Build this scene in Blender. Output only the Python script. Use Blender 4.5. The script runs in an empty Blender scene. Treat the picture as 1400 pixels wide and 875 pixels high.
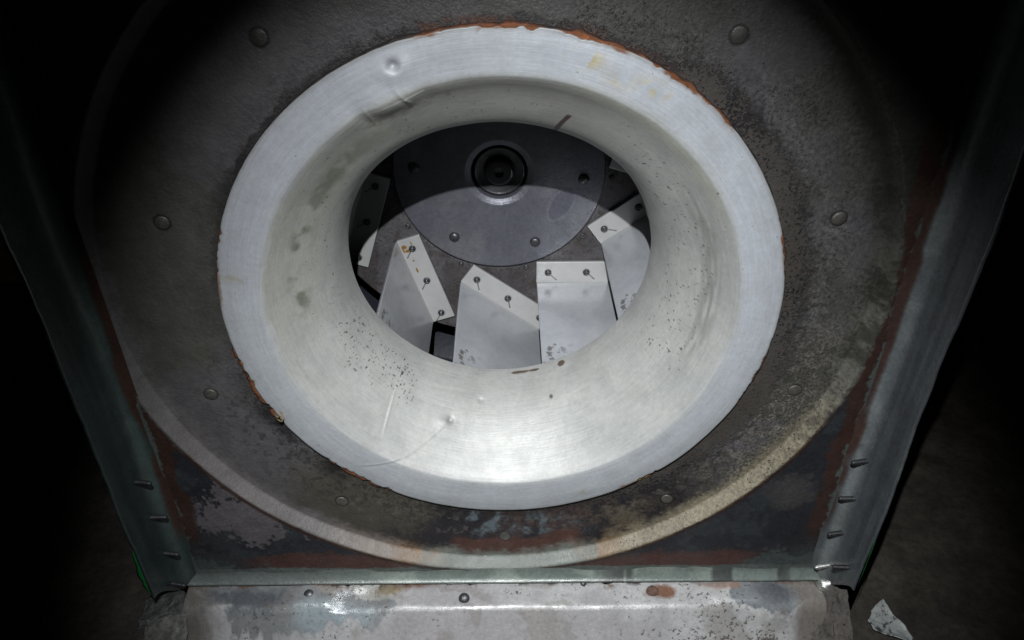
import bpy, math
import numpy as np
from mathutils import Vector, Matrix

# ------------------------------------------------------------------ camera, world, light, exposure
S = bpy.context.scene
COL = S.collection
TH, PS, RO, F = 0.587, 0.007, -0.003, 1047.5
CAM = Vector((0.016, -1.948, 1.269))
fw = Vector((math.sin(PS)*math.cos(TH), math.cos(PS)*math.cos(TH), -math.sin(TH)))
r_ = fw.cross(Vector((0, 0, 1))).normalized(); u_ = r_.cross(fw)
r2 = math.cos(RO)*r_ + math.sin(RO)*u_; u2 = -math.sin(RO)*r_ + math.cos(RO)*u_
cd = bpy.data.cameras.new('camera'); cam = bpy.data.objects.new('camera', cd); COL.objects.link(cam)
cd.sensor_fit = 'HORIZONTAL'; cd.sensor_width = 36; cd.lens = F/1400*36
cd.clip_start = 0.05; cd.clip_end = 100
M3 = Matrix((r2, u2, -fw)).transposed()
cam.matrix_world = Matrix.Translation(CAM) @ M3.to_4x4()
S.camera = cam

w = bpy.data.worlds.new('World'); S.world = w; w.use_nodes = True
bg = w.node_tree.nodes['Background']; bg.inputs[0].default_value = (0.55, 0.62, 0.60, 1); bg.inputs[1].default_value = 0.007

# the hand-held torch above the camera
ld = bpy.data.lights.new('torch', 'SPOT'); lamp = bpy.data.objects.new('torch', ld); COL.objects.link(lamp)
ld.energy = 860; ld.color = (0.95, 0.98, 1.0); ld.shadow_soft_size = 0.014
ld.spot_size = math.radians(59.5); ld.spot_blend = 1.0
LP = Vector((-0.05, -1.92, 1.925)); AIM = Vector((0.12, 0.10, -0.68))
lamp.location = LP; lamp.rotation_euler = (AIM-LP).to_track_quat('-Z', 'Y').to_euler()

S.view_settings.view_transform = 'Standard'; S.view_settings.look = 'None'
S.view_settings.exposure = 0.0; S.view_settings.gamma = 1.0
S.cycles.max_bounces = 6; S.cycles.diffuse_bounces = 1; S.cycles.glossy_bounces = 4

# ------------------------------------------------------------------ numpy noise
def _h(i, j, k, s):
    n = (i.astype(np.int64)*374761393 + j.astype(np.int64)*668265263 + k.astype(np.int64)*2147483647 + s*974711) & 0xffffffff
    n = ((n ^ (n >> 13))*1274126177) & 0xffffffff
    n = ((n ^ (n >> 16))*2246822519) & 0xffffffff
    return ((n ^ (n >> 15)) & 0xffffff)/float(0xffffff)
def vnoise(x, y, z=0.0, s=0):
    x, y, z = np.broadcast_arrays(np.asarray(x, float), y, z)
    i, j, k = np.floor(x), np.floor(y), np.floor(z); a, b, c = x-i, y-j, z-k
    a = a*a*(3-2*a); b = b*b*(3-2*b); c = c*c*(3-2*c); o = 0
    for di in (0, 1):
        for dj in (0, 1):
            for dk in (0, 1):
                o = o + _h(i+di, j+dj, k+dk, s)*(a if di else 1-a)*(b if dj else 1-b)*(c if dk else 1-c)
    return o
def fbm(x, y, z=0.0, s=0, o=4, f=1.0):
    t = 0; a = 0.5; n = 0
    for q in range(o):
        t = t + a*vnoise(np.asarray(x)*f, np.asarray(y)*f, np.asarray(z)*f, s+q*17); n += a; a *= 0.5; f *= 2.03
    return t/n
def ss(a, b, x):
    t = np.clip((x-a)/(b-a), 0, 1); return t*t*(3-2*t)
def mixc(c, d, m):
    return c*(1-m[..., None]) + np.array(d)*m[..., None]
def blob(x, y, cx, cy, rx, ry, n=0, soft=0.35):
    d = np.hypot((x-cx)/rx, (y-cy)/ry) + n
    return 1-ss(1-soft, 1+soft, d)
def wrapdeg(a): return (a+180) % 360-180

# ------------------------------------------------------------------ mesh helpers
def link(name, me, parent=None, mat=None, smooth=True):
    o = bpy.data.objects.new(name, me); COL.objects.link(o)
    if parent: o.parent = parent
    if mat: me.materials.append(mat)
    if smooth: me.polygons.foreach_set('use_smooth', [True]*len(me.polygons))
    return o
def grid_mesh(name, P, col=None, spk=None, pol=None, closed=False, flip=False):
    """P (n,m,3); closed joins the last row to the first"""
    n, m = P.shape[:2]
    me = bpy.data.meshes.new(name)
    ni = n if closed else n-1
    I, J = np.meshgrid(np.arange(ni), np.arange(m-1), indexing='ij'); I2 = (I+1) % n
    q = np.stack([I*m+J, I*m+J+1, I2*m+J+1, I2*m+J], -1).reshape(-1, 4)
    if flip: q = q[:, ::-1]
    me.vertices.add(n*m); me.vertices.foreach_set('co', P.reshape(-1).astype(np.float32))
    me.loops.add(q.size); me.loops.foreach_set('vertex_index', q.reshape(-1).astype(np.int32))
    me.polygons.add(len(q)); me.polygons.foreach_set('loop_start', np.arange(0, q.size, 4, dtype=np.int32))
    me.update(calc_edges=True)
    attrs(me, col, spk, pol); return me
def attrs(me, col=None, spk=None, pol=None):
    N = len(me.vertices)
    if col is not None:
        c = np.ones((N, 4), np.float32); c[:, :3] = np.clip(col.reshape(-1, 3), 0, 1)
        me.attributes.new('col', 'FLOAT_COLOR', 'POINT').data.foreach_set('color', c.reshape(-1))
    if spk is not None:
        me.attributes.new('spk', 'FLOAT', 'POINT').data.foreach_set('value', spk.reshape(-1).astype(np.float32))
    if pol is not None:
        me.attributes.new('pol', 'FLOAT_VECTOR', 'POINT').data.foreach_set('vector', pol.reshape(-1).astype(np.float32))
def poly_mesh(name, V, Fc):
    me = bpy.data.meshes.new(name); me.from_pydata([tuple(v) for v in V], [], Fc); me.update(); return me
def box_mesh(name, x0, x1, y0, y1, z0, z1, b=0.0):
    import bmesh
    bm = bmesh.new(); bmesh.ops.create_cube(bm, size=1)
    for v in bm.verts:
        v.co = Vector(((x0+x1)/2+v.co.x*(x1-x0), (y0+y1)/2+v.co.y*(y1-y0), (z0+z1)/2+v.co.z*(z1-z0)))
    if b: bmesh.ops.bevel(bm, geom=bm.edges[:], offset=b, segments=2, profile=.5, affect='EDGES')
    me = bpy.data.meshes.new(name); bm.to_mesh(me); bm.free(); return me
def lathe(name, prof, n=48, arc=None):
    """prof [(radius, y)] turned round the Y axis"""
    t = np.linspace(0, 2*math.pi, n, endpoint=False); p = np.array(prof, float)
    P = np.stack([p[None, :, 0]*np.sin(t)[:, None], np.broadcast_to(p[None, :, 1], (n, len(p))), -p[None, :, 0]*np.cos(t)[:, None]], -1)
    return P
def pchip(pts, n):
    p = np.array(pts, float); k = np.arange(len(p)); t = np.linspace(0, len(p)-1, n); out = []
    for c in range(p.shape[1]):
        y = p[:, c]; d = np.diff(y); m = np.zeros(len(y)); m[0] = d[0]; m[-1] = d[-1]
        for i in range(1, len(y)-1): m[i] = 0 if d[i-1]*d[i] <= 0 else 2*d[i-1]*d[i]/(d[i-1]+d[i])
        i = np.minimum(t.astype(int), len(y)-2); u = t-i
        out.append((2*u**3-3*u**2+1)*y[i]+(u**3-2*u**2+u)*m[i]+(-2*u**3+3*u**2)*y[i+1]+(u**3-u**2)*m[i+1])
    return np.stack(out, -1)
def tag(o, label, cat, group=None):
    o['label'] = label; o['category'] = cat
    if group: o['group'] = group
def empty(name, loc=(0, 0, 0)):
    o = bpy.data.objects.new(name, None); COL.objects.link(o); o.location = loc; o.empty_display_size = 0.1; return o

# ------------------------------------------------------------------ materials
def material(name, base=None, metal=0.0, rough=0.5, var=0.12, scale=30, speck=False, spcol=(0.02, 0.015, 0.012), spscale=90,
             bump=0.02, streak=False, rvar=0.1, spec=0.5, coat=0.0, grain=0.0, gscale=110):
    m = bpy.data.materials.new(name); m.use_nodes = True; nt = m.node_tree; N = nt.nodes; L = nt.links
    b = N['Principled BSDF']; b.inputs['Metallic'].default_value = metal; b.inputs['Specular IOR Level'].default_value = spec
    b.inputs['Coat Weight'].default_value = coat; b.inputs['Coat Roughness'].default_value = 0.15
    tc = N.new('ShaderNodeTexCoord')
    if base is None:
        a = N.new('ShaderNodeAttribute'); a.attribute_name = 'col'; colo = a.outputs['Color']
    else:
        a = N.new('ShaderNodeRGB'); a.outputs[0].default_value = (*base, 1); colo = a.outputs[0]
    def noise(sc, det=5, ro=0.6, vec=None):
        n = N.new('ShaderNodeTexNoise'); n.inputs['Scale'].default_value = sc; n.inputs['Detail'].default_value = det; n.inputs['Roughness'].default_value = ro
        L.new(vec if vec else tc.outputs['Object'], n.inputs['Vector']); return n.outputs['Fac']
    def mr(v, a0, a1, b0, b1):
        n = N.new('ShaderNodeMapRange'); n.inputs[1].default_value = a0; n.inputs[2].default_value = a1; n.inputs[3].default_value = b0; n.inputs[4].default_value = b1
        L.new(v, n.inputs[0]); return n.outputs[0]
    def math_(op, x, y):
        n = N.new('ShaderNodeMath'); n.operation = op
        for i, q in enumerate((x, y)):
            if isinstance(q, (int, float)): n.inputs[i].default_value = q
            else: L.new(q, n.inputs[i])
        return n.outputs[0]
    n1 = noise(scale); n2 = noise(scale*6, 3)
    k = math_('MULTIPLY', mr(n1, .3, .7, 1-var, 1+var), mr(n2, .3, .7, 1-var*.6, 1+var*.6))
    hgt = math_('ADD', math_('MULTIPLY', n1, .6), math_('MULTIPLY', n2, .25))
    if grain:
        n3 = noise(gscale, 6, .75); g = mr(n3, .36, .64, -grain, grain)
        if speck == 'grain':      # coarse where the paint is pitted, smooth elsewhere
            ga = N.new('ShaderNodeAttribute'); ga.attribute_name = 'spk'; g = math_('MULTIPLY', g, mr(ga.outputs['Fac'], .08, .42, .10, 1.5))
        k = math_('MULTIPLY', k, math_('ADD', g, 1.0)); hgt = math_('ADD', hgt, math_('MULTIPLY', n3, .5))
    rr = noise(scale*.45, 4); 
    if streak:
        at = N.new('ShaderNodeAttribute'); at.attribute_name = 'pol'
        st = noise(1.0, 3, .7, at.outputs['Vector'])
        k = math_('MULTIPLY', k, mr(st, .3, .7, 1-streak, 1+streak))
        hgt = math_('ADD', hgt, math_('MULTIPLY', st, .5))
    mx = N.new('ShaderNodeVectorMath'); mx.operation = 'SCALE'; L.new(colo, mx.inputs[0]); L.new(k, mx.inputs['Scale'])
    out = mx.outputs[0]
    if speck:
        sa = N.new('ShaderNodeAttribute'); sa.attribute_name = 'spk'
        sn = math_('ADD', math_('MULTIPLY', noise(spscale, 4, .65), .75), math_('MULTIPLY', noise(spscale*.22, 3, .6), .25))
        thr = mr(sa.outputs['Fac'], 0, 1, .30, .62)      # density -> threshold
        d = math_('SUBTRACT', thr, sn)
        f = mr(d, 0, .05, 0, .85)
        mm = N.new('ShaderNodeMix'); mm.data_type = 'RGBA'; L.new(f, mm.inputs['Factor']); L.new(out, mm.inputs['A']); mm.inputs['B'].default_value = (*spcol, 1)
        out = mm.outputs['Result']; hgt = math_('ADD', hgt, math_('MULTIPLY', f, .5))
        L.new(math_('ADD', mr(rr, .3, .7, rough-rvar, rough+rvar), math_('MULTIPLY', f, .2)), b.inputs['Roughness'])
    else:
        L.new(mr(rr, .3, .7, max(rough-rvar, .02), rough+rvar), b.inputs['Roughness'])
    L.new(out, b.inputs['Base Color'])
    bp = N.new('ShaderNodeBump'); bp.inputs['Strength'].default_value = 1.0; bp.inputs['Distance'].default_value = bump*0.1
    L.new(hgt, bp.inputs['Height']); L.new(bp.outputs[0], b.inputs['Normal'])
    return m

m_bell = material('oxidised_aluminium', grain=.06, gscale=70, metal=.20, rough=.54, var=.045, scale=12, speck=True, spcol=(.05, .04, .03), spscale=75, bump=.010, streak=.08, rvar=.07)
m_plate = material('stained_painted_steel', grain=.34, gscale=80, metal=.0, rough=.46, var=.14, scale=14, speck='grain', spscale=105, spcol=(.035, .03, .026), bump=.05, rvar=.15, spec=.4)
m_frame = material('grey_green_primer', grain=.15, gscale=90, metal=.0, rough=.27, var=.14, scale=10, speck=True, spscale=60, bump=.02, rvar=.1, spec=.5)
m_ledge = material('chalky_white_paint', grain=.12, gscale=70, coat=.5, metal=.0, rough=.29, var=.08, scale=8, speck=True, spcol=(.06, .045, .035), spscale=70, bump=.035, rvar=.14, spec=.5)
m_blade = material('blade_sheet_metal', grain=.03, gscale=50, metal=.30, rough=.22, var=.06, scale=6, speck=True, spcol=(.1, .09, .08), spscale=60, bump=.010, rvar=.06)
m_flange = material('blade_flange_metal', metal=.15, rough=.36, var=.05, scale=8, speck=True, spcol=(.12, .1, .08), spscale=60, bump=.010, rvar=.08)
m_disc = material('hub_disc_steel', grain=.12, gscale=90, metal=.35, rough=.34, var=.10, scale=8, speck=True, spcol=(.08, .08, .09), spscale=90, bump=.03, rvar=.08)
m_back = material('back_plate_steel', grain=.25, gscale=80, metal=.1, rough=.5, var=.22, scale=12, speck=True, spcol=(.03, .028, .026), spscale=60, bump=.03)
m_rust = material('flaking_rust', rough=.8, var=.4, scale=40, bump=.12, spec=.2)
m_bolt = material('dark_oily_bolt', base=(.07, .07, .075), metal=.6, rough=.3, var=.3, scale=60, bump=.03)
m_dome = material('painted_rivet_head', base=(.055, .052, .046), metal=.1, rough=.36, var=.25, scale=60, bump=.04)
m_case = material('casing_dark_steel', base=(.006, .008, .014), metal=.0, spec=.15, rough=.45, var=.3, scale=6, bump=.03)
m_green = material('green_edge_reflection', base=(.012, .11, .03), rough=.3, var=.2, scale=40, bump=.02)
m_floor = material('dim_concrete', base=(.045, .039, .031), rough=.7, var=.5, scale=5, grain=.2, bump=.05)
m_bar = material('rusty_brown_steel', base=(.40, .24, .06), rough=.6, var=.3, scale=9, bump=.05)
m_tab = material('grimy_torn_sheet', metal=.0, rough=.6, var=.3, scale=14, speck=True, spscale=60, bump=.08, grain=.3, gscale=70, spec=.35)
m_flake = material('chipped_white_coat', metal=0, rough=.4, var=.12, scale=20, speck=True, spscale=50, bump=.04, base=(.34, .36, .35))
m_nut = material('scuffed_zinc', base=(.55, .55, .53), metal=.8, rough=.3, var=.3, scale=50, bump=.05)

# ------------------------------------------------------------------ surroundings
me = grid_mesh('floor', np.array([[[-6, -4, -1.62], [-6, 6, -1.62]], [[6, -4, -1.62], [6, 6, -1.62]]], float), flip=True)
o = link('floor', me, None, m_floor); o['kind'] = 'structure'
me = box_mesh('room_wall', -6, 6, 3.4, 3.5, -1.62, 3.5); o = link('room_wall', me, None, m_floor, False); o['kind'] = 'structure'

# ------------------------------------------------------------------ fan housing
house = empty('fan_housing', (0, 0, 0)); tag(house, 'square steel fan housing with round recessed inlet face and stained grey paint', 'fan housing')
BX, BZ0, BZ1, YP = 1.175, -1.148, 1.75, -0.042
RCX, RCZ = -0.033, 0.032

def plate_paint(X, Z, flatR, band):
    R = np.hypot(X, Z); th = np.degrees(np.arctan2(X, -Z)); n1 = fbm(X, Z, 0, 3, 5, 3.0); n2 = fbm(X, Z, 0, 9, 5, 9.0); n3 = fbm(X, Z, 0, 21, 3, 40.0)
    hf = (n3-.5)*2; f4 = (fbm(X, Z, 0, 27, 3, 85.0)-.5)*2
    nn = (n1-.5)*2; mm = (n2-.5)*2+.45*hf+.5*f4; n2 = n2+.10*hf+.12*f4
    c = np.zeros(X.shape+(3,)) + np.array([.125, .118, .122])
    c = mixc(c, (.088, .088, .068), ss(.42, .6, n1)*.7)
    right = ss(20, 60, th)*(1-ss(135, 165, th))
    low = 1-ss(60, 95, np.abs(th))
    c = mixc(c, (.165, .152, .125), np.clip(low*.9*ss(.35, .6, n2+.08*low), 0, 1)*ss(-30, 30, th+15*nn))
    spk = .06 + .16*ss(.4, .6, n1)*ss(-60, 0, th) + .30*right*ss(.25, .6, n2+.1)*(1-.5*ss(.95, 1.1, R)*ss(90, 120, th)) + .22*low*ss(5, 30, th)
    # grime round the cone
    near = 1-ss(.86, .96+.05*nn, R+.03*mm)
    spk = spk + near*(.42*right+.34*low+.30*ss(100, 150, np.abs(th))*ss(.4, .6, n2)+.05)
    c = mixc(c, (.022, .018, .016), (1-ss(.848, .862+.05*ss(.45, .7, n2), R+.02*mm))*ss(80, 120, np.abs(th))*.9)
    c = mixc(c, (.035, .032, .036), near*np.clip(.35+.65*right+.65*(1-ss(30, 65, np.abs(th))), 0, 1)*ss(.25, .55, n2+.18))
    # dark violet burn below the cone
    bleed = sum((1-ss(h_-2, h_+3, np.abs(wrapdeg(th-a_)))) for a_, h_ in ((-37, 9), (-71, 10), (36, 7), (152, 17), (184, 10), (107, 10)))*(1-ss(.850, .862+.03*ss(.45, .65, n2), R+.01*mm))
    c = mixc(c, (.085, .036, .02), np.clip(bleed, 0, 1)*(1-.5*ss(90, 120, th))*ss(.42, .58, n3+.2*(n2-.5))*.8)
    soot = (1-ss(.865, .92+.05*ss(.4, .7, n2), R+.035*mm))*ss(62, 84, th)*(1-ss(128, 150, th))
    c = mixc(c, (.014, .012, .014), soot*.97)
    c = mixc(c, (.26, .235, .19), right*low*ss(.56, .64, n3+.15*(n2-.5))*.55*ss(.92, 1.0, R))
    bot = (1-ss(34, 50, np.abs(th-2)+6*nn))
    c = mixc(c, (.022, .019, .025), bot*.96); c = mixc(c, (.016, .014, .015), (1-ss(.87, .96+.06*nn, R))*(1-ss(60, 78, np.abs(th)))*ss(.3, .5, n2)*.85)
    c = mixc(c, (.155, .128, .085), blob(X, Z, .44, -.93, .17, .13, .5*mm, .5)*.85*ss(.35, .6, n2))
    c = mixc(c, (.098, .090, .068), blob(X, Z, -.52, -.82, .24, .17, .6*mm, .5)*.9)
    c = mixc(c, (.095, .055, .05), blob(X, Z, .16, -.93, .22, .12, .5*mm, .6)*.6*ss(.3, .6, n2))
    c = mixc(c, (.15, .19, .21), np.clip(blob(X, Z, .03, -.925, .19, .065, .7*mm, .45)*ss(.38, .55, fbm(X, Z, 0, 33, 4, 18)), 0, 1))
    rb = np.hypot(X-RCX, Z-RCZ)
    c = mixc(c, (.115, .050, .038), ss(1.035, 1.055, rb+.025*mm)*(1-ss(11.5, 15, np.abs(th-2)+3*nn)))
    spk = spk*(1-ss(1.04, 1.06, rb)*(1-ss(11, 16, np.abs(th-2))))
    # gritty pale and black grains over the grime
    grit = ss(.60, .68, n3+.25*(n2-.5))*bot*ss(.87, .93, R)*(1-ss(1.02, 1.05, rb))
    c = mixc(c, (.13, .115, .10), grit*.55)
    gk = ss(.58, .64, fbm(X, Z, 0, 29, 3, 62.0))*np.clip(right+.7*low, 0, 1)*(1-.75*ss(95, 125, th))*(1-ss(.90, 1.10, R+.08*nn)); c = mixc(c, (.016, .014, .013), gk*.65)
    # rounded edge of the recess
    bandm = ss(1.085, 1.150, rb+.03*mm)*(1-ss(1.178, 1.186, rb+.012*mm))
    bc = np.zeros_like(c) + np.array([.155, .150, .128])
    lowb = 1-ss(62, 80, np.abs(th))
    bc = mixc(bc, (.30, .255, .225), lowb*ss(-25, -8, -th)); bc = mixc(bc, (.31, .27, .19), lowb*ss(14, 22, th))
    bc = mixc(bc, (.165, .155, .160), ss(24, 40, -th)*.85)
    bc = mixc(bc, (.30, .19, .105), (1-ss(.5, 7, np.abs(np.abs(th-.5)-18.5+4*mm)))*.75)
    bc = mixc(bc, (.26, .29, .26), (1-ss(12, 18, np.abs(th-.5)+4*mm))*.9)
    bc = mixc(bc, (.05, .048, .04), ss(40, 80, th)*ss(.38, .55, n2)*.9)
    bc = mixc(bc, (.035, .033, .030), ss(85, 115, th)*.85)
    c = c*(1-bandm[..., None])+bc*bandm[..., None]
    # corners outside the recess
    out = ss(1.180, 1.190, rb+.014*mm)
    oc = np.zeros_like(c)+np.array([.030, .031, .038])
    oc = mixc(oc, (.055, .065, .07), ss(.55, .70, n2)*.5)
    oc = mixc(oc, (.150, .135, .145), blob(X, Z, -.93, -.87, .20, .11, 1.0*mm, .12)); 
    oc = mixc(oc, (.08, .075, .075), blob(X, Z, 1.0, -.74, .10, .08, .8*mm, .4)*.8)
    oc = mixc(oc, (.055, .06, .045), ss(-.1, .5, Z)*.8)
    edge = np.minimum(BX-np.abs(X), 9)
    rust = 1-ss(.05, .075, edge+.03*mm); oc = mixc(oc, (.060, .030, .022), rust*ss(-1.05, -.9, Z)*.95)
    rb2 = 1-ss(.055, .085, (Z-BZ0)+.035*mm-.03*ss(.2, .6, np.abs(X))); oc = mixc(oc, (.095, .046, .038), rb2*(1-ss(.85, 1.05, np.abs(X))))
    tl = blob(np.abs(X), Z, 1.15, -1.13, .16, .09, .9*mm, .2)
    oc = mixc(oc, (.085, .105, .10), tl*.9)
    oc = mixc(oc, (.125, .150, .138), 1-ss(.020, .028, (Z-BZ0)+.008*mm)); oc = mixc(oc, (.105, .130, .120), 1-ss(.006, .014, edge+.02*mm))
    c = c*(1-out[..., None])+oc*out[..., None]
    spk = np.where(out > .5, .18, spk)
    spk = spk*(1-.45*bandm)+0
    for q in range(10):
        dq = np.hypot(X-.001-math.sin(math.radians(36*q)), Z+math.cos(math.radians(36*q)))
        c = mixc(c, (.02, .018, .018), (1-ss(.0245, .0275, dq+.002*mm))*.75)
    # rust line where the recess edge meets the bottom stripe
    gap = (1-ss(.004, .012, np.abs(rb-1.186)))*(1-ss(60, 80, np.abs(th)))
    c = mixc(c, (.045, .022, .015), gap*.85)
    return c*.50*(1+.12*hf[..., None]), spk
nt_, nr_ = 1760, 330
t = np.linspace(-math.pi, math.pi, nt_, endpoint=False)[:, None]
st, ct = np.sin(t), -np.cos(t)
# distance from the recess centre to the square edge in each direction
ax = np.where(st > 0, (BX-RCX)/np.maximum(st, 1e-6), (-BX-RCX)/np.minimum(st, -1e-6))
az = np.where(ct > 0, (BZ1-RCZ)/np.maximum(ct, 1e-6), (BZ0-RCZ)/np.minimum(ct, -1e-6))
D = np.minimum(ax, az)
u = np.linspace(0, 1, nr_)[None, :]
ra = .76+(1.20-.76)*np.minimum(u/.66, 1); ub = np.clip((u-.66)/.34, 0, 1)
rr = ra*(1-ub)+np.maximum(D, 1.1801)*ub
rr = np.where(u <= .66, np.minimum(ra, np.maximum(D-.0003, 1.1790)), rr)
X = RCX+rr*st; Z = RCZ+rr*ct
wob = .004*(fbm(np.sin(t)*2.0, np.cos(t)*2.0, 0, 5, 3, 3)-.5)
prof = -np.clip((rr+wob-1.140)/.038, 0, 1); prof = -(prof*prof*(3+2*prof))
lump = (fbm(X, Z, 0, 44, 4, 5)-.5)*.006
Y = prof*(-YP)*1.0+lump
Y = np.where(rr > 1.177, Y, Y)
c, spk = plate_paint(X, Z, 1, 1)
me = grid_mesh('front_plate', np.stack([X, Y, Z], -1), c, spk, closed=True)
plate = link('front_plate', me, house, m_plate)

def dome_mesh(name, r, h, n=20, slot=False, rings=6):
    a = np.linspace(0, math.pi/2, rings)
    prof = [(r*1.0, .004)]+[(r*math.cos(x), -h*math.sin(x)) for x in a]
    P = lathe(name, prof, n); return grid_mesh(name, P, closed=True, flip=False)
face_me = dome_mesh('face_bolt', .021, .005)
face_me.materials.append(m_dome)
for i in range(10):
    a = math.radians(36*i)
    o = link('face_bolt', face_me, house)
    o.location = (.001+math.sin(a), -.001, -math.cos(a)); o.scale = (1+.05*math.sin(i*2.3), .75+.35*abs(math.sin(i*1.7)), 1+.05*math.cos(i*3.1)); o.rotation_euler = (.05*math.sin(i*4.1), i*.8, .05*math.cos(i*2.7))

# side and bottom flanges: rounded corner, then a wall standing out toward the viewer
# flange cross-section
FP = pchip([(-.012, -.041), (.006, -.043), (.022, -.050), (.036, -.064), (.046, -.085), (.052, -.115), (.056, -.17), (.060, -.235)], 46)
def flange(name, a, b, side):
    """side -1/1 = left/right wall (runs along z from a to b); 0 = bottom (runs along x)"""
    n = 500; s = np.linspace(0, 1, n)[:, None]; o_ = FP[None, :, 0]; y_ = FP[None, :, 1]+0*s
    if side:
        top = BZ1; bot = BZ0-o_+.17*ss(-.05, -.235, y_)
        Z = bot+(top-bot)*s; X = side*(BX+o_+0*s)
        q = Z*3; wv = (fbm(q, y_*3, side*5.0, 8, 4, 1)-.5)*.014; X = X+side*wv*ss(-.05, -.09, y_)
        cut = ss(-.16, -.235, y_); Yv = y_+cut*(fbm(Z*4, 0*Z, side*3.0, 4, 4, 1)-.5)*.03
        nz = fbm(Z, y_*2, side*2.0, 60, 5, 6); st_ = fbm(Z*.8, y_*14, 1, 71, 4, 3)
        c = np.zeros(X.shape+(3,))+np.array([.055, .068, .070])
        c = mixc(c, (.036, .044, .048), ss(.4, .65, st_)*.8)
        c = mixc(c, (.100, .122, .120), (1-ss(-.085, -.055, -y_-.13))*0+np.clip(.35+ss(.4, .6, nz), 0, 1)*(1-ss(.055, .11, -y_))*ss(.042, .052, -y_))
        c = c*(np.array([.42, .52, .48]) if side < 0 else np.array([1.2, 1.08, 1.12]))  # shade painted in: left wall darkened, right wall lightened
        c = mixc(c, (.040, .020, .015), (1-ss(.044, .052, -y_+.012*(nz-.5)*2))*ss(-1.0, -.85, Z)*.9)
        c = mixc(c, (.03, .03, .032), (1-ss(-1.2, -1.05, Z+.1*(nz-.5)))*ss(.08, .14, -y_)*.6)
    else:
        keep = int(np.argmax(FP[:, 1] < -.066)); o_ = o_[:, :keep]; y_ = y_[:, :keep]
        x0 = -(BX+o_); X = x0+(-2*x0)*s
        Z = BZ0-o_*1.05+0*s; Yv = y_
        Z = Z+(fbm(X*3, y_*3, 9.0, 8, 4, 1)-.5)*.008*ss(-.05, -.08, y_)
        nz = fbm(X, y_*3, 7.0, 61, 5, 5); st_ = fbm(X*4, y_*.6, 1, 72, 4, 3)
        c = np.zeros(X.shape+(3,))+np.array([.110, .130, .118])
        c = mixc(c, (.20, .225, .20), ss(.45, .62, nz)*.7*(1-ss(.6, 1.0, np.abs(X))))
        c = mixc(c, (.035, .038, .038), ss(.52, .60, st_)*ss(.25, .45, X)*(1-ss(1.05, 1.15, X))*.85)
        c = mixc(c, (.07, .08, .078), ss(.25, .75, -X)*.7)
        c = mixc(c, (.04, .035, .03), (1-ss(.004, .01, np.abs(-y_-.072+.004*(nz-.5))))*.0)
    spk = .10+.12*nz
    P = np.stack([X, Yv, Z], -1)
    back = P[:, -1:, :].copy(); back2 = back.copy()
    # sheet thickness at the free edge
    if side: back[..., 0] += side*.006; back2[..., 0] += side*.008; back2[..., 1] = -.02
    else: back[..., 2] -= .006; back2[..., 2] -= .008; back2[..., 1] = -.02
    P = np.concatenate([P, back, back2], 1); c = np.concatenate([c, c[:, -1:], c[:, -1:]], 1); spk = np.concatenate([spk, spk[:, -1:], spk[:, -1:]], 1)
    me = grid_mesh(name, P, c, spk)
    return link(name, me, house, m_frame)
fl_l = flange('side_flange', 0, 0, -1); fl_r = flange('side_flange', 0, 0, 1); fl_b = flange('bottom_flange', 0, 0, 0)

# screw tips poking out of the side flanges
def screw_mesh():
    prof = [(.002, .006), (.017, .004), (.017, -.002), (.013, -.004)]; L = .062; n = 22
    for i in range(n): prof.append((.0095 if i % 2 else .0078, -L*i/(n-1)*.86))
    prof += [(.0070, -L*.93), (.0055, -L*.985), (.0005, -L)]
    return grid_mesh('screw_tip', lathe('s', prof, 12), closed=True)
sm = screw_mesh(); sm.materials.append(material('blackened_screw', base=(.022, .022, .024), metal=.2, rough=.4, var=.4, scale=60, bump=.05))
for side, lst in ((-1, [(-.110, -.59), (-.104, -.77), (-.104, -.955), (-.122, -1.10)]), (1, [(-.078, -.552), (-.082, -.729), (-.079, -.906), (-.070, -1.095), (-.163, -.994)])):
    for j, (y, z) in enumerate(lst):
        o = link('screw_tip', sm, fl_l if side < 0 else fl_r)
        y = min(y, -.066); off = float(np.interp(-y, -FP[:, 1], FP[:, 0]))
        if side > 0 and j == 3:
            o.data = sm.copy(); o.data.materials.clear(); o.data.materials.append(m_nut); o['label'] = 'bright bare screw tip'
        o.location = (side*(BX+off+.008), y, z); o.rotation_euler = (math.radians(4), 0, side*math.radians(-90)+side*math.radians([6, -4, 5, 9, -6][j]))
# green strips added along the free edges for a painted panel edge's reflection
def strip(x0, z0, x1, z1, y0, y1, wd, label):
    n = 30; s = np.linspace(0, 1, n)
    wv = wd*np.sin(np.pi*np.clip(s, .02, .98))**.6*(.6+.8*vnoise(s*9, 0*s, 0, 5))
    sg = np.sign(x0)
    P = np.zeros((n, 5, 3))
    for j, (dx, dy) in enumerate(((0, 0), (.4, -.3), (1, 0), (.6, .4), (0, 0))):
        P[:, j, 0] = x0+(x1-x0)*s+sg*dx*wv; P[:, j, 1] = y0+(y1-y0)*s+dy*wv*.5-.001; P[:, j, 2] = z0+(z1-z0)*s
    o = link('edge_reflection_strip', grid_mesh('edge_reflection_strip', P), house, m_green); o['label'] = label
strip(-1.238, -.78, -1.238, -1.02, -.236, -.236, .018, 'bright green strip added for a panel edge reflection')
strip(1.238, -.60, 1.238, -1.00, -.236, -.236, .004, 'thin green line added for a panel edge reflection')

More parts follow.
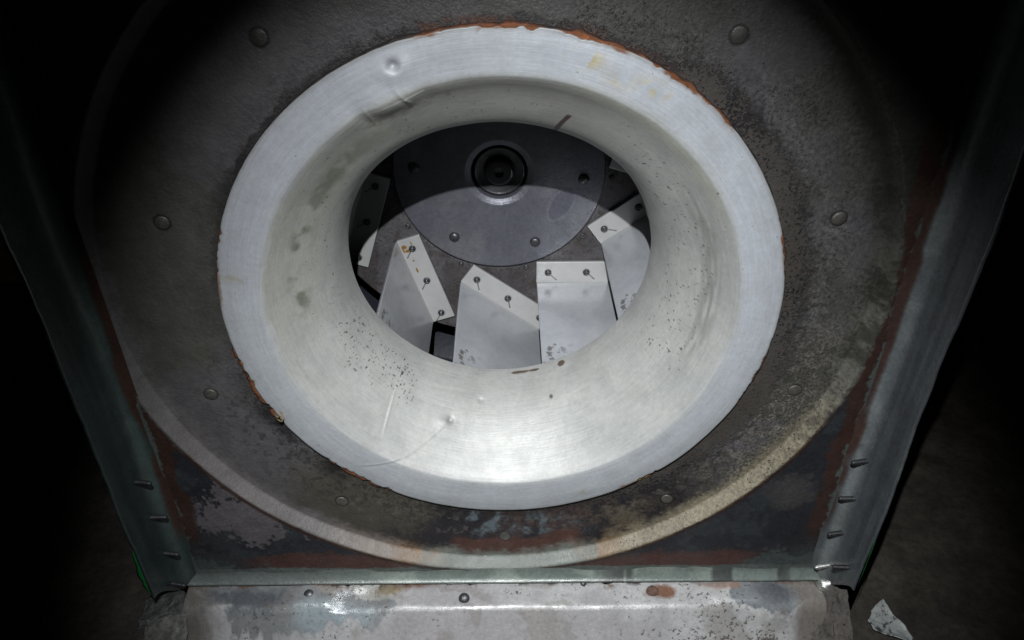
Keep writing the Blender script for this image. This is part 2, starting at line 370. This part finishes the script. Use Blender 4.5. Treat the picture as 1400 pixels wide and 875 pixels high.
# painted ledge under the recess
nx, ny = 1100, 110
ex0, ex1 = -1.212, 1.212
LPf = pchip([(-.052, -1.203), (-.066, -1.2055), (-.095, -1.210), (-.140, -1.216), (-.158, -1.226), (-.172, -1.245), (-.20, -1.290), (-.28, -1.40), (-.37, -1.52), (-.44, -1.617)], ny)
s = np.linspace(0, 1, nx)[:, None]; X = ex0+(ex1-ex0)*s+0*LPf[None, :, 0]
rag = (fbm(X*1.0, 0*X, 0, 12, 5, 7)-.5)*.030+(fbm(X, 0*X, 0, 13, 4, 40)-.5)*.020
Yv = LPf[None, :, 0]+rag*(1-ss(.062, .12, -LPf[None, :, 0])); Z = LPf[None, :, 1]+0*X
wave = (fbm(X, Yv, 0, 30, 4, 3.0)-.5)*.022*ss(.08, .16, -Yv)+(fbm(X, Yv, 0, 31, 3, 11.0)-.5)*.007*ss(.06, .09, -Yv); Z = Z+wave
Z = Z-.03*ss(.75, 1.2, np.abs(X))*ss(.10, .2, -Yv)
Z = Z+.010*blob(X, Yv, .9, -.10, .14, .05)+.012*blob(X, Yv, -.72, -.10, .12, .05)-.012*blob(X, Yv, -.55, -.13, .10, .05)
n1 = fbm(X, Yv, 0, 40, 5, 4); n2 = fbm(X, Yv, 0, 41, 5, 14); mm = (n2-.5)*2+(fbm(X, Yv, 0, 42, 3, 60)-.5)*.9
c = np.zeros(X.shape+(3,))+np.array([.25, .242, .246])
c = mixc(c, (.33, .33, .325), ss(.45, .62, n1)*.7)
met = blob(X, Yv, -.80, -.13, .30, .075, .55*mm, .12)
met = np.maximum(met, blob(X, Yv, -1.05, -.08, .2, .06, .4*mm, .1))
c = mixc(c, (.150, .153, .156), met)
c = mixc(c, (.20, .23, .245), met*blob(X, Yv, -.66, -.17, .12, .05, .6*mm, .5))
c = mixc(c, (.045, .05, .058), met*blob(X, Yv, -.98, -.11, .14, .04, .8*mm, .5)*.8)
c = mixc(c, (.20, .185, .175), blob(X, Yv, -.66, -.075, .05, .03, .5*mm, .2)); c = mixc(c, (.30, .30, .28), blob(X, Yv, -.50, -.08, .07, .03, .6*mm, .15))
metr = blob(X, Yv, 1.00, -.105, .15, .06, .35*mm, .05)
c = mixc(c, (.36, .36, .35), blob(X, Yv, .99, -.108, .168, .068, .35*mm, .05)*ss(.45, .55, n2+.1)); c = mixc(c, (.16, .172, .18), metr); c = mixc(c, (.075, .08, .09), metr*blob(X, Yv, 1.02, -.10, .08, .04, .5*mm, .5)*.9)
c = mixc(c, (.55, .55, .52), (1-ss(.02, .07, np.abs(blob(X, Yv, 1.00, -.105, .13, .055, .35*mm, .10)-.3)))*.0)
c = mixc(c, (.135, .07, .045), blob(X, Yv, .60, -.098, .05, .03, .7*mm, .4)); c = mixc(c, (.15, .11, .05), blob(X, Yv, -.44, -.075, .05, .02, .9*mm, .4)*.9)
c = mixc(c, (.22, .12, .08), blob(X, Yv, .83, -.075, .06, .018, .8*mm, .5)*.7)
c = mixc(c, (.19, .15, .145), ss(.30, .6, X)*ss(.22, .32, -Yv+.05*mm)*.5)
c = mixc(c, (.13, .115, .10), ss(1.07, 1.14, X+.04*mm)*.9)
c = mixc(c, (.09, .08, .07), ss(1.07, 1.16, -X+.04*mm)*.9)
c = mixc(c, (.05, .045, .04), (1-ss(.0025, .007, -(Yv-(LPf[0, 0]+rag))))*ss(.40, .5, fbm(X, 0*X, 0, 77, 4, 16))*.95)
c = mixc(c, (.05, .042, .036), (1-ss(.004, .020, -(Yv-(LPf[0, 0]+rag))))*ss(.56, .60, fbm(X, Yv, 0, 78, 4, 28))*.9)
c = mixc(c, (.10, .05, .028), (1-ss(.004, .030, -(Yv-(LPf[0, 0]+rag))))*ss(.57, .63, fbm(X, Yv, 0, 79, 5, 13))*.85)
spk = .18+.30*ss(.17, .28, -Yv)*ss(.3, .55, n1+.1)*(1-met)+.14*ss(.5, .62, n1)+.1*ss(.3, .8, X)
c = mixc(c, (.15, .135, .12), ss(.54, .68, fbm(X, Yv*2, 0, 90, 5, 9))*.45)
P = np.stack([X, Yv, Z], -1)
under = P[:, :1, :].copy(); under[..., 2] -= .004; under2 = P[:, :1, :].copy(); under2[..., 1] -= .02; under2[..., 2] -= .008
P = np.concatenate([under2, under, P], 1); c = np.concatenate([c[:, :1]*.5, c[:, :1]*.7, c], 1); spk = np.concatenate([spk[:, :1]]*2+[spk], 1)
ledge = link('ledge_panel', grid_mesh('ledge_panel', P, c, spk), house, m_ledge)
def ledge_bolt(x, y, r, mat, label=None, tilt=35):
    zc = float(np.interp(-y, -LPf[:, 0], LPf[:, 1]))
    me = dome_mesh('ledge_bolt', r, r*.55, 20); me.materials.append(mat)
    o = link('ledge_bolt', me, ledge); o.location = (x, y, zc+.004); o.rotation_euler = (math.radians(-90+tilt), 0, 0)
    if label: o['label'] = label
m_rbolt = material('rusted_bolt', base=(.10, .055, .04), rough=.6, var=.5, scale=60, bump=.15)
ledge_bolt(-.745, -.100, .021, m_bolt); ledge_bolt(-.155, -.120, .021, m_bolt); ledge_bolt(.560, -.100, .024, m_rbolt, 'rusted bolt head', 45); ledge_bolt(.300, -.062, .012, m_bolt)

# casing behind the plate (spiral case simplified to its round inside)
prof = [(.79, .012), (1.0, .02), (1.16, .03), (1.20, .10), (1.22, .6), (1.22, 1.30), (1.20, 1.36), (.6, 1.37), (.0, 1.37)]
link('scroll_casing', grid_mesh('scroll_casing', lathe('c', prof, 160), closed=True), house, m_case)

# bent tabs at the lower corners
def tab(name, pts, parent, mat, col, th=.006, n=14, seed=0):
    """a crumpled sheet through four corners"""
    a, b_, c_, d = [np.array(p, float) for p in pts]; s = np.linspace(0, 1, n)
    U, V = np.meshgrid(s, s, indexing='ij')
    P = (a*(1-U)[..., None]+b_*U[..., None])*(1-V)[..., None]+(d*(1-U)[..., None]+c_*U[..., None])*V[..., None]
    nz = (fbm(U*3, V*3, seed, seed, 4, 1.5)-.5); P[..., 2] += nz*.035; P[..., 1] += (fbm(U*3, V*3, seed, seed+5, 4, 2)-.5)*.025
    P[..., 0] += (fbm(U*2, V*4, seed, seed+9, 4, 2)-.5)*.02
    cc = np.zeros(P.shape)+np.array(col); cc = cc*(.6+.9*fbm(U, V, 0, seed+2, 4, 6))[..., None]
    o = link(name, grid_mesh(name, P, cc, .25+0*U), parent, mat); m = o.modifiers.new('t', 'SOLIDIFY'); m.thickness = th
    return o
tab('corner_tab', [(-1.285, -.20, -1.09), (-1.225, -.055, -1.190), (-1.205, -.16, -1.262), (-1.31, -.27, -1.17)], house, m_tab, (.050, .052, .050), seed=3, n=40)['label'] = 'crumpled lower left corner tab'
tab('corner_tab', [(-1.290, -.235, -1.165), (-1.195, -.15, -1.235), (-1.165, -.33, -1.44), (-1.34, -.38, -1.33)], house, m_tab, (.085, .085, .078), seed=7, n=40)
tab('corner_tab', [(1.18, -.060, -1.203), (1.275, -.13, -1.160), (1.30, -.36, -1.38), (1.13, -.33, -1.43)], house, m_tab, (.060, .052, .046), seed=11, n=40)['label'] = 'brown lower right corner tab'
hb = grid_mesh('corner_bolt', lathe('h', [(.030, .02), (.030, -.006), (.024, -.014), (.016, -.016), (.015, -.036), (.0005, -.038)], 6), closed=True)
o = link('corner_bolt', hb, house, m_nut, False); o.location = (1.222, -.085, -1.190); o.rotation_euler = (math.radians(-60), math.radians(10), math.radians(20)); o['label'] = 'loose scuffed corner bolt'

# ------------------------------------------------------------------ inlet cone
cone = empty('inlet_cone', (0, 0, 0)); tag(cone, 'dented silver aluminium inlet cone bolted over the round fan opening', 'inlet cone')
PR = [(.840, -.020), (.80, -.0215), (.76, -.018), (.725, -.0125), (.716, -.0095), (.706, -.001), (.692, .015), (.645, .078), (.603, .136), (.570, .190), (.546, .245), (.531, .300), (.522, .355), (.5195, .385)]
nT, nS = 1500, 170
B = pchip(PR, nS); t = np.linspace(-math.pi, math.pi, nT, endpoint=False)[:, None]; th = np.degrees(t)+0*B[None, :, 0]
R0 = B[None, :, 0]+0*t; Y0 = B[None, :, 1]+0*t
tx, tz = np.sin(t), np.cos(t)
arc = np.concatenate([[0], np.cumsum(np.hypot(np.diff(B[:, 0]), np.diff(B[:, 1])))]); A = arc[None, :]+0*t
def arcR(r): return float(np.interp(-r, -B[:, 0], arc))
dR = np.gradient(B[:, 0], arc); dY = np.gradient(B[:, 1], arc)
NR = np.broadcast_to((dY)[None, :], R0.shape); NY = np.broadcast_to((-dR)[None, :], R0.shape)   # profile normal
NR = -NR; NY = -np.abs(NY)     # toward axis / viewer
def loc(tc, rc):
    """surface distances (around, along) from a point on the cone"""
    return np.radians(wrapdeg(th-tc))*rc, A-arcR(rc)
disp = np.zeros(R0.shape)      # + toward the viewer/axis
disp += (fbm(tx*1.6+5, tz*1.6+5, A*3, 2, 3, 1)-.5)*.012
disp += (fbm(tx*6+5, tz*6+5, A*9, 6, 3, 1)-.5)*.0022
def bump_at(tc, rc, ra, rs, h):
    a, b = loc(tc, rc); return h*np.exp(-(a/ra)**2-(b/rs)**2)
disp += bump_at(-160.5, .789, .014, .013, -.016)+bump_at(-160.5, .775, .045, .03, .008)
disp += bump_at(-156, .70, .10, .05, .008)+bump_at(-150, .70, .035, .06, -.008)+bump_at(-164, .69, .03, .06, -.004)
disp += bump_at(-18.6, .592, .010, .012, -.012)+bump_at(-20.5, .60, .030, .022, .007)
disp += bump_at(-8.2, .548, .010, .010, -.004)
def crease(p, q, wd, h):
    a0, b0 = loc(*p); a1 = math.radians(q[0]-p[0])*(p[1]+q[1])/2; b1 = arcR(q[1])-arcR(p[1])
    L2 = a1*a1+b1*b1; u = np.clip((a0*a1+b0*b1)/L2, 0, 1); sd = (a0*b1-b0*a1)/math.sqrt(L2)
    d = np.hypot(a0-u*a1, b0-u*b1); e = np.sin(np.pi*np.clip(u, .02, .98))**.5
    return h*e*np.exp(-(d/wd)**2)-h*.8*e*np.exp(-((d-wd*1.2)/(wd*2.2))**2)*(sd > 0)
disp += crease((-41.3, .569), (-38.5, .675), .004, .0012)
disp += crease((-39.2, .793), (-30.2, .701), .004, .0012)+crease((-30.2, .701), (-19.5, .606), .004, .0009)
disp += crease((-158.8, .735), (-160.5, .67), .006, .002)+crease((-151, .73), (-149.5, .66), .009, .002)
# edge of the lip: nicks, thickest where it rusts
def rng(a, b, sft=2.0):
    d = wrapdeg(th-(a+b)/2); h = abs(b-a)/2; return 1-ss(h-sft, h+sft, np.abs(d))
rust_zones = [(172, 194, 1.0), (134, 170, 1.0), (99, 112, .6), (29, 43, .8), (-46, -28, 1.0), (-82, -61, 1.0), (-112, -92, .7), (66, 84, .55)]
rz = np.zeros(R0.shape)
for a, b, k in rust_zones: rz = np.maximum(rz, rng(a, b)*k)
nick = fbm(tx*30, tz*30, 0, 15, 4, 1); nick2 = fbm(tx*9, tz*9, 0, 16, 2, 1)
lip = ss(.035, 0, A)
lip = 1-ss(0, .035, A)
R1 = R0-lip*(.002*nick+rz*(.0005+.030*np.clip(nick-.48, 0, 1)+.002*nick2))
X = (R1+NR*disp)*tx; Zc = -(R1+NR*disp)*np.cos(t); Yc = Y0+NY*disp
# pigments
nA = fbm(tx*3+4, tz*3+4, A*5, 50, 5, 1); nB = fbm(tx*9+4, tz*9+4, A*14, 51, 5, 1); nC = fbm(tx*30, tz*30, A*45, 52, 3, 1)
mB = (nB-.5)*2
fl = 1-ss(arcR(.735), arcR(.705), A+.008*mB)
c = np.zeros(R0.shape+(3,))+np.array([.41, .41, .392])
c = mixc(c, (.375, .392, .415), fl)
c = mixc(c, (.315, .322, .315), (1-fl)*ss(.45, .62, nA)*.5)
c = mixc(c, (.42, .44, .475), rng(75, 175, 20)*fl*.8)
c = mixc(c, (.33, .34, .375), rng(-170, -95, 20)*fl*.55)
a_, b_ = loc(-108, .672)
ol = rng(-162, -78, 9)*ss(arcR(.705)-.004, arcR(.700), A+.02*mB)*(1-ss(arcR(.60), arcR(.55), A+.05*mB))
c = mixc(c, (.36, .36, .32), ol*.8)
oli = rng(-160, -84, 6)*np.exp(-((A-arcR(.635)-.03*mB)/.035)**2)*ss(.38, .60, nB)
c = mixc(c, (.15, .155, .115), np.clip(oli*1.2, 0, .9))
c = mixc(c, (.32, .318, .29), rng(150, 215, 14)*(1-fl)*.8)
c = mixc(c, (.17, .165, .12), rng(-172, -146, 6)*np.exp(-((A-arcR(.665))/.02)**2)*ss(.5, .6, nC)*.8)
c = mixc(c, (.25, .25, .235), ss(.52, .66, nB)*.15*(1-fl)); c = mixc(c, (.31, .32, .33), ss(.50, .66, fbm(tx*14, tz*14, A*30, 57, 5, 1))*.2)
c = mixc(c, (.60, .61, .60), rng(168, 205, 10)*np.exp(-((A-arcR(.704)-.002*mB)/.0035)**2)*ss(.35, .5, nB)*.9)  # highlight on the rounded top kink, painted into the colour
rs = rng(68, 122, 12)*np.exp(-((A-arcR(.645))/.04)**2)*ss(.40, .62, fbm(tx*6, tz*6, A*70, 53, 4, 1)+.05)
c = mixc(c, (.22, .22, .20), rs*.8)
c = mixc(c, (.37, .365, .30), rng(118, 165, 12)*np.exp(-((A-arcR(.70))/.03)**2)*.6)
for (tc, rc, ra, rsz, cc, k) in [(163.8, .79, .035, .022, (.40, .33, .14), .9), (149.8, .785, .05, .02, (.42, .36, .20), .7), (157, .76, .04, .015, (.42, .37, .24), .5), (-100, .79, .015, .05, (.30, .27, .17), .5), (21, .80, .02, .015, (.28, .25, .15), .6)]:
    a, b = loc(tc, rc); c = mixc(c, cc, np.exp(-(a/ra)**2-(b/rsz)**2)*ss(.50, .57, nC)*k)
# dark stick-like smear at the top and peeling at the throat edge
a, b = loc(161.8, .62); a1 = math.radians(-3.2)*.6; 
sx = np.clip((b)/.16, 0, 1); dd_ = np.abs(a-(-.0-.045*0)*sx-(.012*np.sin(sx*3)))
c = mixc(c, (.055, .028, .022), (1-ss(.006, .010, dd_+.003*mB))*ss(-.004, .004, b)*(1-ss(.19, .2, b)))
for (tc, rc, ra, rsz) in [(7.8, .5215, .035, .010), (13.5, .5215, .02, .006), (25.5, .522, .012, .012)]:
    a, b = loc(tc, rc); c = mixc(c, (.12, .09, .07), (1-ss(.9, 1.1, np.hypot(a/ra, b/rsz)+.9*mB)))
def flecks(tc0, tc1, r0, r1, dens, seed):
    v = vnoise(np.radians(th)*95, A*150, 0, seed); return (v > dens)*rng(tc0, tc1, 4)*ss(arcR(r0)-.01, arcR(r0)+.01, A)*(1-ss(arcR(r1)-.01, arcR(r1)+.01, A))
fk = flecks(-75, -34, .585, .53, .84, 3)+flecks(-66, -34, .61, .575, .93, 4)+flecks(62, 140, .65, .545, .90, 5)+flecks(-165, -75, .62, .54, .94, 6)+flecks(140, 210, .67, .56, .95, 7)
c = mixc(c, (.06, .05, .04), np.clip(fk, 0, 1)*.9)
a, b = loc(19.0, .551); c = mixc(c, (.1, .09, .08), (1-ss(.5, 1.2, np.hypot(a/.008, b/.010))))
# grime right on the lip, rust where the lip flakes
c = mixc(c, (.22, .22, .20), (1-ss(.0, .008+.01*nB, A))*.55)
c = mixc(c, (.17, .07, .03), rz*ss(.4, .55, nick2)*(1-ss(.001, .007, A+.014*(nick-.5)*2))*.95)
spk = .04+.10*ss(.5, .65, nA)+.10*ol+.08*rng(70, 170, 15)
spk = np.where(fk > 0, .3, spk)
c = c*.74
pol = np.stack([tx*5+0*A, np.cos(t)*5+0*A, A*170], -1)
P = np.stack([X, Yc, Zc], -1)
# rolled back side (sheet thickness)
bk = np.array([(.5225, .389), (.527, .386), (.532, .345), (.541, .30), (.556, .252), (.579, .198), (.611, .144), (.652, .088), (.700, .026), (.735, -.004), (.80, -.012)])
Pb = np.stack([bk[None, :, 0]*tx, bk[None, :, 1]+0*t, -bk[None, :, 0]*np.cos(t)], -1)
edge_b = P[:, :1].copy(); edge_b[..., 1] += .007
P = np.concatenate([edge_b, P, Pb], 1); P[..., 0] -= .010*np.clip(P[..., 1]/.4, 0, 1)
topf = np.clip(-np.cos(t), 0, 1)**1.5*np.ones(P.shape[:2]); P[..., 2] -= .036*ss(.03, .20, P[..., 1])*topf
botf = np.clip(np.cos(t), 0, 1)*np.ones(P.shape[:2]); P[..., 2] += .012*ss(.15, .38, P[..., 1])*botf; nb = Pb.shape[1]
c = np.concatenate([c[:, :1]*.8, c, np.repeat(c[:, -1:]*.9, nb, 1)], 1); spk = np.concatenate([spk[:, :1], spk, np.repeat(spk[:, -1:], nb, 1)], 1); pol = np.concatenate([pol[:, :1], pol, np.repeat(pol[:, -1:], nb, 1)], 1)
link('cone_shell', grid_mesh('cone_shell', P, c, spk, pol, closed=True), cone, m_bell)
# gasket bead squeezed out behind the lip, rusted in places
G = np.array([(.815, -.009), (.832, -.0125), (.8375, -.0120), (.8410, -.008), (.843, .002)]); G = pchip(G, 14)
k = np.linspace(0, 1, 14)[None, :]
rzg = rz[:, :1]; nk = fbm(tx*26, tz*26, 0, 80, 4, 1)
GR = G[None, :, 0]+ss(.1, 1, k)*((nk-.45)*.010+rzg*(.010*np.clip(nk-.5, 0, 1))+rzg*.013*1.35*(1-ss(70, 95, np.abs(th[:, :1])))*ss(.25, .50, nk)*ss(.1, .6, k)); GY = G[None, :, 1]+(nk-.5)*.003
gc = np.zeros(GR.shape+(3,))+np.array([.030, .026, .024]); nG = fbm(tx*40, tz*40, k*6, 81, 4, 1)
gc = mixc(gc, (.115, .042, .018), np.clip(rzg*ss(.30, .5, nG+.12*rzg), 0, 1)); gc = mixc(gc, (.20, .07, .03), rzg*ss(.55, .65, nG)*.8)
yel = rng(29, 43, 2)[:, :1]; gc = mixc(gc, (.62, .42, .10), yel*ss(.3, .5, nG)*.9+0*GR)
gc = mixc(gc, (.020, .016, .015), ss(.45, .85, k+.5*(nG-.5))*(1-rzg*.25))
Pg = np.stack([GR*tx, GY, -GR*np.cos(t)], -1)
link('rusty_gasket', grid_mesh('rusty_gasket', Pg, gc, closed=True), cone, m_rust)
# torn curl of gasket at the lower left of the lip
cc = []; 
for i in range(26):
    s_ = i/25; cc.append((.006+.016*s_, s_*7.5))
ax_ = math.radians(-62.5); cx, cz = .835*math.sin(ax_), -.835*math.cos(ax_)
P = np.zeros((26, 8, 3))
for i, (rad, an) in enumerate(cc):
    ctr = np.array([cx+rad*math.cos(an), -.022-.012*math.sin(i*.4), cz+rad*math.sin(an)])
    for j in range(8):
        a = j/7*2*math.pi; P[i, j] = ctr+.0038*np.array([math.cos(a)*math.cos(an), math.sin(a), math.cos(a)*math.sin(an)])
gcol = np.zeros(P.shape)+np.array([.16, .12, .07])
link('gasket_curl', grid_mesh('gasket_curl', P, gcol), cone, m_rust)

# ------------------------------------------------------------------ fan wheel
WX, WY = -.0145, 1.083
wheel = empty('centrifugal_fan', (WX, WY, 0)); tag(wheel, 'centrifugal fan wheel with bolted silver blades seen through the inlet cone', 'fan')
def disc_grid(prof, n=360):
    P = lathe('d', prof, n); return P
# back plate
pr = pchip([(.30, .012), (.45, .010), (.60, .010), (.80, .010), (.822, .011), (.826, .016)], 120); P = disc_grid(pr, 500)
n1 = fbm(P[..., 0], P[..., 2], 0, 100, 5, 6); n2 = fbm(P[..., 0], P[..., 2], 0, 101, 5, 20); rad = np.hypot(P[..., 0], P[..., 2])
c = np.zeros(P.shape)+np.array([.075, .070, .074]); c = mixc(c, (.048, .042, .042), ss(.45, .6, n1)*.8); c = mixc(c, (.10, .095, .10), (1-ss(.45, .5, rad+.02*n2))*.5)
c = mixc(c, (.045, .032, .028), ss(.60, .68, n2)*.5)
link('back_plate', grid_mesh('back_plate', P, c, .25+.3*n1, closed=True), wheel, m_back)
# hub disc, dished toward its centre
pr = pchip([(.445, .020), (.4455, -.002), (.4445, -.0045), (.43, -.005), (.34, -.005), (.24, -.005), (.150, -.0045), (.138, -.001), (.128, .004), (.120, .009), (.116, .05)], 130); P = disc_grid(pr, 500)
Xd, Zd = P[..., 0], P[..., 2]; n1 = fbm(Xd, Zd, 0, 110, 5, 5); n2 = fbm(Xd, Zd, 0, 111, 4, 30)
c = np.zeros(P.shape)+np.array([.118, .118, .138]); c = mixc(c, (.155, .155, .17), ss(.42, .62, n1)*.7); c = mixc(c, (.10, .10, .12), ss(.55, .68, n2)*.35)
ca, sa = math.cos(math.radians(59.5)), math.sin(math.radians(59.5)); xr = (Xd-.265)*ca+(Zd+.14)*sa; zr = -(Xd-.265)*sa+(Zd+.14)*ca
st_ = np.hypot(xr/.085, zr/.042); c = mixc(c, (.085, .085, .11), (1-ss(.9, 1.02, st_+.06*(n1-.5)))*.75); c = mixc(c, (.21, .21, .225), np.exp(-((st_-1.05)/.06)**2)*.35)
rad = np.hypot(Xd, Zd); c = mixc(c, (.03, .03, .035), ss(.4405, .4435, rad)*.9)  # dark rim line painted in for the shadow gap behind the disc
hd = link('hub_disc', grid_mesh('hub_disc', P, c, .15+.15*n1, closed=True), wheel, m_disc); hd.location = (0, -.010, 0)
pr = pchip([(.113, .07), (.112, .02), (.109, .012), (.103, .008), (.097, .010), (.072, .016), (.062, .018), (.060, .000), (.055, -.006), (.046, -.008), (.020, -.008), (.014, .004), (.0005, .006)], 60)
m_hub = material('shaft_hub_steel', base=(.030, .030, .033), metal=.3, rough=.3, var=.25, scale=20, bump=.03)
link('shaft_hub', grid_mesh('shaft_hub', disc_grid(pr, 96), closed=True), wheel, m_hub)
hb = dome_mesh('hub_bolt', .0235, .014, 24, rings=7); hb.materials.append(m_bolt)
for i in range(6):
    a = math.radians(-34.3+60*i); o = link('hub_bolt', hb, wheel); o.location = (.357*math.sin(a), -.0165, -.357*math.cos(a))
rv = grid_mesh('rivet', lathe('r', [(.012, .002), (.012, -.004), (.009, -.006), (.007, -.003), (.0045, -.003), (.004, -.006), (.0005, -.007)], 18), closed=True); rv.materials.append(m_bolt)
for i in range(10):
    a = math.radians(-57.9+36*i); o = link('rivet', rv, wheel); o.location = (.478*math.sin(a), .009, -.478*math.cos(a))
# shroud on the near side, holding the blades
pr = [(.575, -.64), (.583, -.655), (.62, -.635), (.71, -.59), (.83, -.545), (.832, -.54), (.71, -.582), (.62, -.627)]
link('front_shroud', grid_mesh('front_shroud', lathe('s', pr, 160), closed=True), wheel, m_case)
# blades
A0, A1, B0, B1, FT = .165, .612, -.431, -.534, .011
na, nb_ = 150, 40
s = np.linspace(0, 1, na)[:, None]; v = np.linspace(0, 1, nb_)[None, :]
av = A0+(A1-A0)*s+0*v; bv = B0+(B1-B0)*v+0*s
yv = -FT+.0*av
n1 = fbm(av, bv, 0, 130, 4, 14); hf = fbm(av, bv, 0, 131, 3, 60)
def flange_col(variant):
    c = np.zeros(av.shape+(3,))+np.array([.39, .385, .38]); c = mixc(c, (.34, .34, .34), ss(.5, .65, n1)*.5)
    for bx, by in ((.216, -.482), (.390, -.480), (.574, -.481)):
        u = np.clip(((av-bx)+(by-bv))/2/.036, 0, 1); d = np.hypot(av-(bx+.036*u), bv-(by-.036*u))
        c = mixc(c, (.05, .04, .035), (1-ss(.0014, .003, d+.0015*(hf-.5)))*ss(.03, .06, u)); d2 = np.hypot(av-(bx+.037), bv-(by-.037)); c = mixc(c, (.05, .04, .035), 1-ss(.002, .0045, d2))
        c = mixc(c, (.28, .27, .26), (1-ss(.017, .021, np.hypot(av-bx, bv-by)))*.7)
    if variant:
        for (p, q, rx, ry) in ((.200, -.515, .010, .012), (.222, -.505, .007, .014), (.213, -.522, .014, .004), (.275, -.500, .006, .004), (.325, -.503, .012, .004), (.190, -.478, .008, .003)):
            c = mixc(c, (.22, .11, .02), 1-ss(.8, 1.3, np.hypot((av-p)/rx, (bv-q)/ry)+.9*(hf-.5)))
    return c
def flange_mesh(variant):
    """the folded tab bolted to the back plate, with bevelled free edges"""
    e = .0016
    P = np.stack([av, yv, bv], -1)
    P = np.pad(P, ((2, 2), (2, 0), (0, 0)), mode='edge'); c = np.pad(flange_col(variant), ((2, 2), (2, 0), (0, 0)), mode='edge')
    P[0, :, 1] = .009; P[1, :, 1] += e; P[0:2, :, 0] -= e
    P[-1, :, 1] = .009; P[-2, :, 1] += e; P[-2:, :, 0] += e
    P[:, 0, 1] = .009; P[:, 1, 1] = np.maximum(P[:, 1, 1], -FT+e); P[:, 0:2, 2] += e
    c[:, 0] *= .15; c[0] *= .3; c[-1] *= .3
    me = grid_mesh('mounting_flange', P, c, .08+.12*np.pad(n1, ((2, 2), (2, 0)), mode='edge'), flip=True); me.materials.append(m_flange); return me
def face_mesh():
    """blade sheet standing out toward the inlet; its inner side faces the hub"""
    ny2 = 120; s2 = np.linspace(0, 1, na)[:, None]; w2 = np.linspace(0, 1, ny2)[None, :]
    a = A0+(A1-A0)*s2+0*w2; y = -FT-.0005-(.637*w2)-.0*s2
    b = B1-.0035*(1-np.exp(-w2*60))+0*a + (fbm(a*2, y*2, 0, 140, 2, 1)-.5)*.004
    n = fbm(a, y, 0, 141, 5, 7); n2 = fbm(a, y, 0, 142, 4, 40)
    c = np.zeros(a.shape+(3,))+np.array([.40, .41, .43]); c = mixc(c, (.34, .35, .38), ss(.40, .62, n)*.5); c = mixc(c, (.38, .38, .375), (1-ss(.0, .12, w2+.1*(n-.5)))*.5)
    c = mixc(c, (.10, .09, .08), ss(.66, .74, w2)*ss(.60, .66, n2)*.8*(1-ss(.1, .35, s2)))
    P = np.stack([a, y, b], -1)
    T = .010
    Pb = P[:, ::-1].copy(); Pb[..., 2] -= T; cb = c[:, ::-1]*1.0
    P = np.concatenate([P, Pb], 1); c = np.concatenate([c, cb], 1)
    L0 = P[:1].copy(); L0[..., 2] = (P[:1, :, 2]+P[:1, ::-1, 2])/2; L1 = P[-1:].copy(); L1[..., 2] = (P[-1:, :, 2]+P[-1:, ::-1, 2])/2
    P = np.concatenate([L0, P, L1], 0); c = np.concatenate([c[:1]*.6, c, c[-1:]*.6], 0)
    me = grid_mesh('blade', P, c, .1+.15*fbm(P[..., 0], P[..., 1], 0, 150, 3, 9)); me.materials.append(m_blade); return me
fm = [flange_mesh(0), flange_mesh(1)]; bmsh = face_mesh()
bb = grid_mesh('flange_bolt', lathe('b', [(.0155, .001), (.0155, -.003), (.0135, -.007), (.0095, -.009), (.0085, -.006), (.005, -.006), (.0045, -.010), (.0005, -.011)], 18), closed=True); bb.materials.append(m_bolt)
for k in range(10):
    ang = (k-3)*math.radians(36)
    o = link('blade', bmsh, wheel); o.rotation_euler = (0, -ang, 0)
    f = link('mounting_flange', fm[1 if k == 1 else 0], o)
    if k == 1: f['label'] = 'mounting flange with brown stains'
    for bx in (.216, .390, .574):
        q = link('flange_bolt', bb, o); q.location = (bx, -FT-.0005, -.4815)

# ------------------------------------------------------------------ things lying about
fo = np.array([[1.64, .136], [1.646, .088], [1.664, .034], [1.689, -.015], [1.692, -.069], [1.619, -.048], [1.545, -.006], [1.534, .036], [1.566, .085]])
fc = fo.mean(0); q = np.linspace(0, 9, 90, endpoint=False); oi = np.stack([np.interp(q, range(10), np.append(fo[:, d], fo[0, d])) for d in (0, 1)], -1)-fc
oi *= (1+.22*(fbm(q*1.7, 0*q, 0, 4, 4, 1)-.5))[:, None]
k = np.linspace(0, 1, 14)[None, :, None]; xy = oi[:, None, :]*k
P = np.concatenate([xy, ((fbm(xy[..., 0]*9, xy[..., 1]*9, 0, 3, 4, 1.5)-.5)*.03+.012*(k[..., 0]**3))[..., None]], -1)
o = link('paint_flake', grid_mesh('paint_flake', P, None, .50+0*P[..., 0], closed=True, flip=True), None, m_flake); o.location = (fc[0], fc[1], -1.604)
sol = o.modifiers.new('t', 'SOLIDIFY'); sol.thickness = .004
tag(o, 'speckled pale flake of old paint lying on the floor right of the housing corner', 'paint flake')
me = box_mesh('steel_bar', -2.6, -1.72, -.06, .06, -.05, .05, .012)
o = link('steel_bar', me, None, m_bar, False); o.location = (0.18, .25, .05); tag(o, 'dim rusty brown steel bar at the left edge beyond the housing', 'steel bar')
